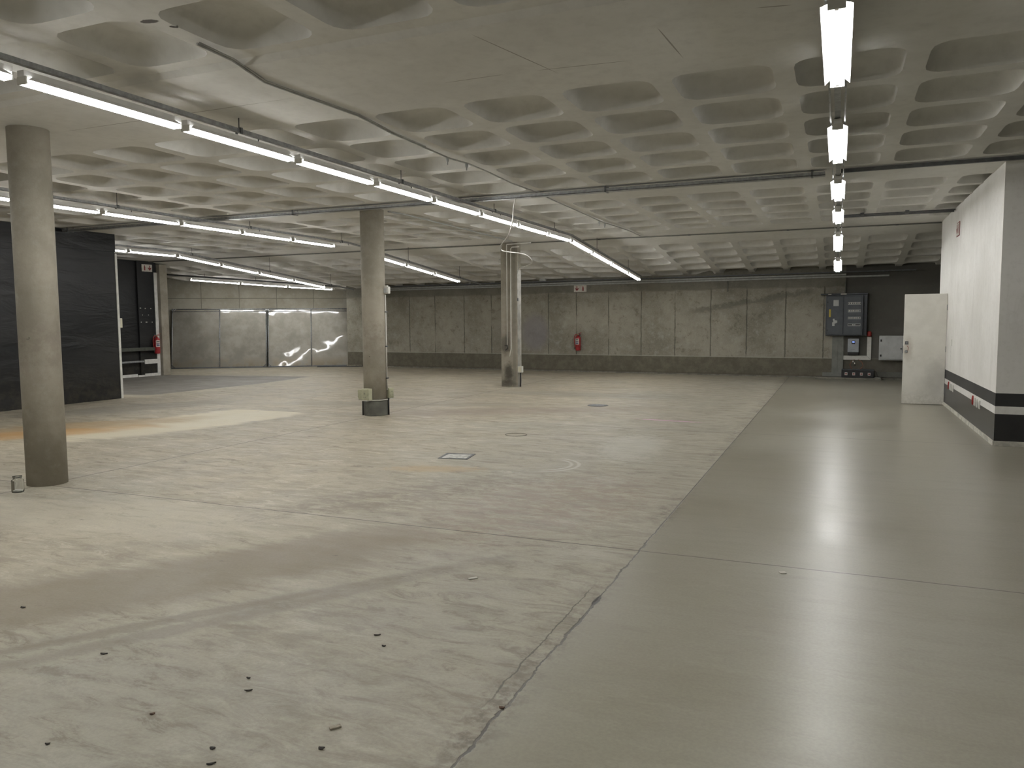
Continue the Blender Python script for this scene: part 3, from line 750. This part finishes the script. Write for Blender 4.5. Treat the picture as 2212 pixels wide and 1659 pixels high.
# short row along the diagonal wall
P4 = [Vector((-19.37,19.11,2.95)),Vector((-18.14,20.06,2.84)),Vector((-16.96,20.97,2.74)),Vector((-15.76,21.82,2.655))]
nm = ['left lit strip light of the short row over the leaning metal screens','middle lit strip light of the short row over the leaning metal screens','right lit strip light of the short row over the leaning metal screens']
for i in range(3):
    a, c = P4[i], P4[i+1]; dv = c-a; hz = math.hypot(dv.x, dv.y)
    lamp((a+c)/2, dv.length-.04, math.atan2(dv.z, hz), math.atan2(-dv.x, dv.y), nm[i], 'strip lights over the leaning metal screens')
t = thing('lighting_rail', 'dark rail above the short lamp row over the leaning metal screens', 'lighting rail', (0,0,0))
a, c = P4[0], P4[3]; dv = (c-a)
b = MB(); b.tube([a - dv*.28+Vector((0,0,.13)), c + dv*.05+Vector((0,0,.12))], .025, 4); b.build('channel', M['dark'], t)
for f_ in (-.2,.1,.45,.8):
    p = a+dv*f_; MB().tube([p+Vector((0,0,.14)), Vector((p.x,p.y,cz(p.y)+.03))], .007, 6).build('hanger', M['dark'], t)

# ------------------------------------------------------------ leaning metal screens
def screen(u0, u1, u2, label):
    """two-bay framed sheet leaning back on the diagonal wall; u along the base line"""
    rx = math.atan2(.44, 2.06); L = u2-u0; H = math.hypot(2.06, .44); m = u1-u0
    p = DB0 + DD*u0
    t = thing('metal_screen', label, 'metal screen', (p.x, p.y, 0.0), 0, 'metal screens leaning on the diagonal wall')
    t.rotation_mode = 'XYZ'; t.rotation_euler = (-rx, 0, DRZ)
    t.rotation_euler = (Matrix.Rotation(DRZ,4,'Z') @ Matrix.Rotation(-rx,4,'X')).to_euler()
    for a, c in ((0,m),(m,L)):
        k = 12; b = MB(); vs = []
        b.b2(a+.02, c-.02, -.004, .004, .03, H-.03); b.build('sheet', M['sheet'], t)
    for x in (.018, L-.018): MB().tube([(x,-.012,0.02),(x,-.012,H)], .02, 10).build('upright', M['steel'], t)
    MB().tube([(m,-.014,0.02),(m,-.014,H-.02)], .018, 10).build('mullion', M['steel'], t)
    MB().tube([(0,-.012,H-.02),(L,-.012,H-.02)], .02, 10).build('top_rail', M['steel'], t)
    MB().tube([(0,-.012,H-.10),(L,-.012,H-.10)], .012, 8).build('top_rail', M['steel'], t)
    MB().b2(0, L, -.03, .01, 0, .04).build('bottom_rail', M['dark'], t)
    for x, s in ((.02,1),(L-.02,-1)):
        b = MB(); b.tube([(x,-.03,H-.14),(x+s*.12,-.03,H-.02)], .012, 6); b.tube([(x,-.03,H-.06),(x+s*.06,-.03,H)], .01, 6); b.tube([(x,-.04,H-.05),(x,-.02,H-.05)], .03, 10); b.build('corner_brace', M['steel'], t)
        b = MB(); b.tube([(x,-.03,.12),(x+s*.1,-.03,.03)], .012, 6); b.build('corner_brace', M['dark'], t)
screen(0, 1.58, 3.16, 'left two-bay galvanised metal screen leaning on the diagonal wall')
screen(3.19, 4.68, 6.20, 'right two-bay galvanised metal screen leaning on the diagonal wall')
# odds and ends in the corner
b = MB(); p = DW(6.52,.33); rm = Matrix.Rotation(DRZ,3,'Z') @ Matrix.Rotation(-.2,3,'X')
b.box((p[0],p[1],.33),(.30,.02,.66), rm); tag(b.build('cardboard_sheet', M['card']), 'brown cardboard sheet propped in the far left corner', 'cardboard')
b = MB(); p0 = DW(6.25,.62,.42); p1 = DW(6.6,.72,.05); b.tube([p0,p1], .035, 4); tag(b.build('steel_angle', M['dark']), 'dark steel bar lying slanted beside the cardboard in the corner', 'steel bar')
b = MB(); p0 = DW(4.9,1.0,.015); p1 = DW(6.5,1.05,.015); b.tube([p0,p1], .015, 4); tag(b.build('steel_bar', M['dark']), 'thin dark bar lying flat on the floor before the right screen', 'steel bar')
b = MB(); p0 = DW(5.9,.85,.03); p1 = DW(6.55,.9,.03); b.tube([p0,p1], .03, 4); tag(b.build('timber_batten', M['wood']), 'short grey timber batten on the floor by the right screen end', 'batten')
# wall unit high up behind the pilaster
t = thing('wall_speaker', 'pale box mounted high on the diagonal wall beside the concrete pilaster', 'wall box', DW(-.25,.0,2.62), DRZ)
MB().b2(-.12,.12,-.20,0,0,.42).build('housing', M['pvcgrey'], t, bev=.02)
MB().b2(-.10,.10,-.215,-.20,.03,.39).build('front_panel', M['pvc'], t, bev=.01)

# ------------------------------------------------------------ black recess fittings
t = thing('steel_rail', 'low two-bar steel rail in front of the black recess wall', 'rail', (-18.72, 15.0, 0))
MB().b2(-.03,.03,0,2.0,.76,.86).build('upper_bar', simple('dull_green_steel', (.10,.105,.09), .4, .5), t, bev=.006)
MB().b2(-.03,.03,0,1.6,.43,.48).build('lower_bar', M['steel'], t, bev=.004)
MB().b2(-.025,.025,.1,.15,0,.80).build('post', M['dark'], t)
MB().b2(-.12,-.03,1.86,1.92,.79,.83).build('wall_bracket', M['dark'], t)
MB().b2(-.12,-.03,1.52,1.56,.44,.47).build('wall_bracket', M['dark'], t)
t = thing('junction_box', 'cream box fixed on the white edge of the black partition', 'junction box', (-13.86, 11.67, 1.47))
MB().b2(-.06,.06,0,.07,0,.20).build('body', M['cream'], t, bev=.008)
MB().b2(.06,.066,.006,.064,.01,.19).build('cover', M['cream'], t, bev=.002)

def extinguisher(name, loc, rz, label, H=.55):
    t = thing(name, label, 'fire extinguisher', loc, rz, 'fire extinguishers')
    r = .082
    prof = [(r*.72,0),(r*.95,.012),(r,.03),(r,H*.70),(r*.93,H*.745),(r*.7,H*.79),(r*.34,H*.815),(r*.30,H*.85)]
    MB().lathe(prof, n=24).build('cylinder', M['red'], t)
    MB().lathe([(.02,H*.85),(.024,H*.86),(.024,H*.90),(.012,H*.92)], n=12).build('valve', M['brass'], t)
    MB().tube([(.0,0,H*.89),(.035,-.01,H*.895)], .016, 10).build('gauge', M['steel'], t)
    b = MB(); b.tube([(-.03,0,H*.90),(.03,-.0,H*.93),(.11,-.0,H*1.0)], .008, 6); b.tube([(.0,0,H*.90),(.06,0,H*.905),(.09,0,H*.89)], .008, 6); b.build('handle', M['redp'], t)
    hs = [(-.02,0,H*.89),(-.07,-.0,H*.89),(-.115,-.01,H*.80),(-.125,-.01,H*.6),(-.112,-.01,H*.4),(-.10,-.01,H*.22),(-.098,-.01,H*.16)]
    MB().tube(hs, .0125, 8).build('hose', M['redp'], t)
    MB().tube([(-.098,-.01,H*.17),(-.096,-.01,H*.10)], [.014,.02], 8).build('nozzle', M['rubber'], t)
    # wrapped label with print bars
    def arc(z0, z1, a0, a1, rr, m, nm):
        b = MB(); k = 10
        for i in range(k+1):
            a = a0+(a1-a0)*i/k
            for z in (z0, z1):
                b.v.append((rr*math.cos(a), rr*math.sin(a), z))
        for i in range(k): b.f.append((2*i, 2*i+2, 2*i+3, 2*i+1)); b.smooth.add(i)
        b.v += [(x*.985, y*.985, z) for x, y, z in list(b.v)]
        n_ = 2*(k+1)
        for i in range(k): b.f.append((n_+2*i, n_+2*i+1, n_+2*i+3, n_+2*i+2))
        return b.build(nm, m, t)
    q = -PI/2
    arc(H*.34, H*.66, q-.85, q+.75, r+.0015, M['signwhite'], 'label')
    arc(H*.57, H*.62, q-.65, q+.5, r+.0025, M['rubber'], 'print')
    arc(H*.375, H*.43, q-.65, q+.5, r+.0025, M['blue'], 'print')
    arc(H*.455, H*.505, q-.65, q+.5, r+.0025, M['blue'], 'print')
    arc(H*.52, H*.535, q-.85, q+.75, r+.0025, M['signred'], 'print')
    b = MB(); b.b2(-.015,.015,.05,.115,H*.66,H*.74); b.b2(-.02,.02,.10,.118,H*.5,H*.95); b.build('bracket', M['dark'], t)
    return t
p = fw(-7.25, .12); extinguisher('fire_extinguisher', (p[0],p[1],.65), FRZ, 'red fire extinguisher on the far concrete wall below its sign')
extinguisher('fire_extinguisher', (-18.72, 17.10, .66), PI/2-.25, 'red fire extinguisher on the black recess wall at left', .60)

def sign(loc, rz, w, h, label, flip=False, dim=False):
    t = thing('extinguisher_sign', label, 'sign', loc, rz, 'fire extinguisher location signs')
    MB().b2(-w/2,w/2,-.012,0,-h/2,h/2).build('panel', M['signwhite'], t, bev=.004)
    s = -1 if flip else 1; k = h*.36
    cx = -s*w*.25
    b = MB(); f = lambda x, y, z: (cx+x, -.0125-y, z)
    b.prism([(-k*.18,k),(k*.18,k),(k*.18,0),(k*.75,k*.25),(k*.75,-k*.12),(0,-k),(-k*.75,-k*.12),(-k*.75,k*.25),(-k*.18,0)], .002, f)
    b.build('arrow', M['signred'], t)
    cx2 = s*w*.23; f2 = lambda x, y, z: (cx2+x, -.0125-y, z)
    b = MB(); b.prism([(-k*.3,-k),(k*.3,-k),(k*.3,k*.35),(k*.14,k*.62),(k*.14,k),(-k*.14,k),(-k*.14,k*.62),(-k*.3,k*.35)], .002, f2)
    b.build('pictogram', M['signred'], t)
    b = MB(); b.b2(-.004,.004,-.0145,-.012,-h/2+.01,h/2-.01); b.build('divider', M['signwhite'], t)
    return t
p = fw(-7.225, .005); sign((p[0],p[1],2.52), FRZ, .41, .20, 'white sign with red arrow above the extinguisher on the far wall')
sign((-18.835, 16.95, 3.19), PI/2, .37, .21, 'white sign with red arrow high on the black recess wall', flip=True)
sign((1.768, 14.63, 3.0), -PI/2, .30, .20, 'small sign high on the white right wall seen almost edge on')
M['signedge'] = M['signred']
MB().b2(-.165,.165,-.006,0,-.115,.115).build('backing', M['signred'], bpy.data.objects['extinguisher_sign.002'])
# paint chips left on the black recess pier
for i, (y, z) in enumerate(((16.70,2.02),(16.85,2.02),(17.0,2.02),(16.72,1.6),(16.9,1.6),(17.1,1.6),(16.8,1.8),(17.0,1.8))):
    pass
b = MB()
for y, z, w_ in ((16.64,2.0,.05),(16.82,1.99,.03),(17.02,1.99,.03),(16.72,1.80,.02),(16.93,1.80,.025),(16.66,1.59,.03),(16.83,1.59,.06),(17.05,1.59,.03)):
    b.b2(-18.8401,-18.838,y,y+w_,z,z+.022)
tag(b.build('plaster_scars', M['chip']), 'rows of small pale plaster scars on the black recess wall', 'plaster scars', kind='stuff')

# ------------------------------------------------------------ electrical corner on the far wall
def on_far(name, x, z, label, cat, out=0, group=None): return thing(name, label, cat, fw(x, out, z), FRZ, group)
t = on_far('switchboard', .19, 1.12, 'large charcoal switchboard cabinet with breaker rows on the far wall', 'switchboard')
b = MB(); b.b2(-.49,.49,-.24,0,0,1.05); b.build('cabinet_body', M['cabinet'], t, bev=.01)
b = MB(); b.b2(-.62,.50,-.30,0,1.05,1.085); b.build('canopy', M['cabinet'], t, bev=.006)
ld = MB().b2(-.46,-.07,-.265,-.24,.03,1.01).build('door', M['cabinetin'], t, bev=.006)
b = MB(); b.b2(-.31,-.18,-.275,-.265,.76,.92); b.build('meter_window', M['greybox'], ld, bev=.006)
b = MB(); b.b2(-.41,-.365,-.268,-.265,.48,.68); b.build('warning_label', M['yellow'], ld)
b = MB(); b.prism([(-.33,.25),(-.27,.25),(-.27,.31),(-.21,.33),(-.21,.39),(-.27,.40),(-.28,.44),(-.32,.43),(-.30,.36),(-.33,.34)], .002, lambda x,y,z: (x,-.267+y,z)); b.build('torn_label', M['greybox'], ld)
b = MB(); b.b2(-.455,-.435,-.28,-.262,.12,.16); b.b2(-.455,-.435,-.28,-.262,.84,.88); b.build('hinge', M['rubber'], ld)
rp = MB().b2(-.055,.36,-.262,-.24,.03,1.01).build('breaker_panel', M['cabinetin'], t, bev=.004)
for k, z in enumerate((.80,.61,.43,.255)):
    b = MB(); b.b2(.04,.34,-.268,-.262,z-.01,z+.055); b.build('slot_frame', M['greybox'], rp)
    b = MB(); b.b2(.05,.33,-.272,-.268,z+.008,z+.04); sl = b.build('slot', M['rubber'], rp)
    for j in range(6):
        x = .06+j*.044
        if k == 3 and j not in (2,3): continue
        MB().b2(x,x+.03,-.284,-.272,z+.012,z+.05-(.0 if k<2 else .012)).build('breaker', M['pvc' if (j+k)%2 else 'greybox'], rp)
rd = MB().b2(.37,.40,-.40,-.24,.02,1.02).build('open_door', M['cabinet'], t, bev=.006)
b = MB(); b.b2(-.44,-.36,-.303,-.30,1.052,1.075); b.b2(-.14,.0,-.303,-.30,1.052,1.078); b.build('name_tag', M['signwhite'], t)
t = on_far('power_inverter', .37, .62, 'silver-grey inverter with small blue display under the switchboard', 'inverter')
MB().b2(-.135,.135,-.12,0,.07,.42).build('housing', M['silver'], t, bev=.012)
MB().b2(-.13,.13,-.11,0,0,.07).build('base', M['rubber'], t, bev=.006)
b = MB(); b.b2(-.042,.042,-.124,-.12,.28,.365); sc = b.build('display_bezel', M['rubber'], t)
MB().b2(-.026,.028,-.126,-.124,.32,.35).build('display', M['lcd'], sc)
b = MB(); [b.b2(-.045+i*.014,-.037+i*.014,-.1215,-.12,.135,.147) for i in range(6)]; b.build('lettering', M['duct'], t)
t = on_far('cable_trunking', .13, .49, 'white L-shaped trunking round the inverter', 'trunking')
MB().b2(0,.56,-.05,0,.0,.11).build('horizontal_run', M['pvc'], t, bev=.003)
MB().b2(.56,.66,-.05,0,.0,.60).build('vertical_run', M['pvc'], t, bev=.003)
b = MB(); b.box((.61,-.052,.055),(.17,.002,.004), Matrix.Rotation(PI/4,3,'Y')); b.build('mitre_joint', M['dark'], t)
t = on_far('alarm_siren', .735, 1.10, 'dark red alarm beacon at the switchboard corner above the white trunking', 'alarm')
MB().lathe([(.05,0),(.055,.02),(.055,.09),(.045,.12),(.02,.135)], c=(0,-.07,0), n=18).build('dome', M['redp'], t)
MB().b2(-.05,.05,-.07,0,-.0,.10).build('back_box', M['red'], t, bev=.004)
t = on_far('meter_cabinet', 1.27, .50, 'light grey wall cabinet partly hidden behind the white door', 'cabinet')
MB().b2(-.30,.30,-.20,0,0,.62).build('body', M['greybox'], t, bev=.006)
dr = MB().b2(-.25,.29,-.225,-.20,.03,.57).build('door', M['greybox'], t, bev=.006)
for z in (.09,.47): MB().b2(-.27,-.235,-.24,-.222,z,z+.055).build('hinge', M['rubber'], dr)
MB().b2(.185,.225,-.24,-.225,.28,.305).build('latch', M['rubber'], dr, bev=.003)
t = on_far('cable_duct', 0, .14, 'wide grey vertical duct below the switchboard', 'duct')
MB().b2(-.14,.0,-.075,0,0,.98).build('cover', M['duct'], t, bev=.004)
MB().b2(.0,.135,-.07,0,0,.98).build('cover', M['duct'], t, bev=.004)
tag(MB().b2(-.36,.13,-.10,0,.05,.15).build('floor_duct', M['duct'], loc=fw(0), rz=FRZ, bev=.004), 'grey horizontal duct at floor level left of the battery case', 'duct')
tag(MB().b2(.72,1.75,-.05,0,.05,.19).build('floor_duct', M['dadopaint'], loc=fw(0), rz=FRZ, bev=.004), 'dark floor-level duct right of the battery case', 'duct')
tag(MB().b2(-.5,1.06,-.42,-.0,0,.045).build('plinth', M['plinth'], loc=fw(0), rz=FRZ, bev=.006), 'low concrete plinth on the floor under the battery case', 'plinth')
t = on_far('battery_case', .50, .045, 'long black battery case with four white labels on the plinth', 'battery')
MB().b2(-.38,.38,-.36,-.12,0,.19).build('case', M['rubber'], t, bev=.008)
MB().b2(-.38,.38,-.36,-.12,.19,.215).build('lid', M['cabinet'], t, bev=.006)
for k in range(4):
    x = -.27+.18*k; lb = MB().b2(x-.033,x+.033,-.364,-.36,.065,.135).build('label', M['signwhite'], t, bev=.002)
    MB().b2(x-.022,x+.022,-.366,-.364,.085,.115).build('print', M['signred'], lb)
for i, (pts, m, lab) in enumerate((
    ([(.36,-.30,.26),(.30,-.12,.37),(.34,-.08,.45),(.40,-.05,.50)], 'orange', 'orange-brown wire rising from the left of the battery case'),
    ([(.55,-.28,.26),(.62,-.14,.34),(.58,-.08,.44),(.50,-.05,.50)], 'orange', 'orange-brown wire looping up from the middle of the battery case'),
    ([(.80,-.26,.26),(.93,-.24,.2),(.96,-.2,.08),(1.1,-.2,.05)], 'rubber', 'black wire draping off the right end of the battery case'))):
    o = MB().tube(pts, .006, 6).build('battery_wire', M[m], loc=fw(0), rz=FRZ); tag(o, lab, 'wire')
for i, (x, z, lab) in enumerate(((.37,.44,'upper bright connector plug below the inverter'), (.405,.39,'lower bright connector plug below the inverter'))):
    o = MB().tube([(x,-.07,z+.03),(x+.01,-.07,z-.01)], [.016,.02], 8).build('connector_plug', M['pvc'], loc=fw(0), rz=FRZ); tag(o, lab, 'plug')
    MB().tube([(x+.01,-.07,z-.01),(x+.02,-.07,z-.05)], .010, 8).build('sleeve', M['rubber'], o)
tag(MB().b2(.86,1.03,-.30,-.24,.045,.06).build('scrap_paper', M['chip'], loc=fw(0), rz=FRZ), 'pale scrap lying at the right end of the plinth', 'scrap')

# sockets on the right wall
def sockets(y, label, group):
    for k, (dy, nm, m, lab) in enumerate(((.36,'red','redp','red socket'),(.17,'a','pvc','white socket by the red one'),(-.02,'b','pvc','middle white socket'),(-.21,'c','pvc','white socket nearest the camera'))):
        t = thing('wall_socket', lab + ' ' + label, 'socket', (1.77, y+dy, .335), 0, group)
        MB().b2(-.017,0,-.022,.022,0,.115 if m!='redp' else .13).build('housing', M[m], t, bev=.006)
        MB().b2(-.021,-.017,-.018,.018,.01,.10).build('flap', M[m], t, bev=.004)
sockets(14.7, 'in the group nearer the white door', 'sockets by the door')
sockets(12.1, 'in the group nearer the wall corner', 'sockets by the wall corner')
tag(MB().b2(1.762,1.77,14.9,14.97,1.08,1.19).build('wall_switch', M['pvc'], bev=.003), 'small white switch plate on the right wall beside the door', 'switch')

# ------------------------------------------------------------ floor things
t = thing('floor_hatch', 'small square metal access cover set in the floor left of centre', 'access cover', (-4.02,7.86,0), .18)
b = MB(); w_ = .175
for q in ((-w_,w_,-w_,-w_+.03),(-w_,w_,w_-.03,w_),(-w_,-w_+.03,-w_+.03,w_-.03),(w_-.03,w_,-w_+.03,w_-.03)): b.b2(*q,.0,.006)
b.build('frame', M['dark'], t)
MB().b2(-w_+.032,w_-.032,-w_+.032,w_-.032,0,.004).build('plate', M['cover'], t)
t = thing('floor_drain', 'dark round drain cover in the floor beyond the access cover', 'drain', (-4.03,13.56,0), 0)
MB().lathe([(.19,0),(.19,.004),(.15,.005)], n=24).build('rim', M['dark'], t)
b = MB(); [b.b2(-.13,.13,-.11+i*.055,-.085+i*.055,.005,.008) for i in range(5)]; b.build('grate', M['steel'], t)
ring = [(-4.03+.15*math.cos(a), 9.66+.13*math.sin(a), .003) for a in [2*PI*k/24 for k in range(25)]]
tag(MB().tube(ring, .004, 6, cap=False).build('floor_ring', M['plinth']), 'faint round cap outline in the floor between access cover and drain', 'floor cap')
# clear jar by the first column
t = thing('clear_jar', 'clear plastic jar standing at the foot of the nearest round column', 'jar', (-6.99,4.72,0), 0)
MB().lathe([(.048,0),(.052,.01),(.052,.10),(.05,.115),(.036,.125),(.036,.14),(.040,.142),(.040,.150)], n=24).build('jar_body', M['clear'], t)
MB().lathe([(.028,.006),(.030,.02),(.018,.03)], n=12).build('crumpled_wrapper', M['pvc'], t)
# litter
def flake(loc, L, W, rz, m, label, cat='leaf', h=.006, group='dry leaf scraps on the near floor', ten=None):
    b = MB(); n_ = 9; k = []
    rnd = random.Random(label)
    top = []; bot = []
    for i in range(n_):
        a = 2*PI*i/n_; r = 1+rnd.uniform(-.28,.22)
        x, y = L/2*math.cos(a)*r, W/2*math.sin(a)*r
        top.append((x*.7, y*.75, h*.7*(1+.8*math.cos(a)**2))); bot.append((x*.7, y*.75, h*.5*math.cos(a)**2 + .0005))
    b.v = top+bot+[(0,0,h*.9)]
    for i in range(n_):
        j = (i+1)%n_; b.f.append((i, j, 2*n_)); b.f.append((i, n_+i, n_+j, j))
    b.f.append(tuple(range(2*n_-1, n_-1, -1)))
    tag(b.build('leaf_scrap' if cat == 'leaf' else 'litter', M[m], loc=(*loc, 0), rz=rz), label, cat, group)
for a in (
    ((-2.66,1.85), .030,.014, .5, 'leaf', 'dark leaf scrap at the bottom left corner of the floor'),
    ((-2.07,2.06), .030,.020, .3, 'leaf', 'round dark leaf scrap just above the bottom edge, left of middle'),
    ((-2.00,1.98), .042,.014, .7, 'leaf', 'long dark leaf scrap lowest on the near floor'),
    ((-1.70,2.21), .034,.022, .1, 'leaf', 'oval dark leaf scrap at the bottom centre of the floor'),
    ((-2.48,2.16), .030,.018, .9, 'rust', 'rust brown leaf scrap on the near left floor'),
    ((-2.26,2.46), .045,.012, .6, 'leaf', 'slim dark leaf scrap on the near left floor'),
    ((-2.34,2.55), .025,.012, .2, 'leaf', 'tiny dark leaf scrap just beyond the slim one'),
    ((-2.07,3.16), .050,.014, .6, 'leaf', 'slim dark leaf scrap near the middle of the floor'),
    ((-1.97,3.06), .030,.014, .2, 'leaf', 'small dark leaf scrap right beside the slim one near the middle'),
    ((-3.15,2.49), .045,.014, .3, 'leaf', 'dark leaf scrap on the smooth dark floor band at left'),
    ((-4.09,2.75), .045,.022, .1, 'leaf', 'dark leaf scrap close to the left picture edge'),
    ((-1.21,2.73), .035,.022, .1, 'rust', 'brown leaf scrap lying on the long floor joint')):
    flake(*a)
tag(MB().b2(-.022,.022,-.011,.011,0,.008).build('wood_chip', M['wood'], loc=(-1.74,2.35,0), rz=.9, bev=.002), 'pale rectangular wood chip on the near floor', 'wood chip')
tag(MB().b2(-.02,.02,-.02,.02,0,.006).build('plaster_chip', M['chip'], loc=(-.28,4.9,0), rz=.4, bev=.002), 'small white plaster chip on the smooth floor right of the joint', 'plaster chip')
tag(MB().b2(-.03,.03,-.012,.012,0,.006).build('plaster_chip', M['chip'], loc=(-2.0,4.1,0), rz=.9, bev=.002), 'small white plaster chip on the worn floor left of the joint', 'plaster chip')
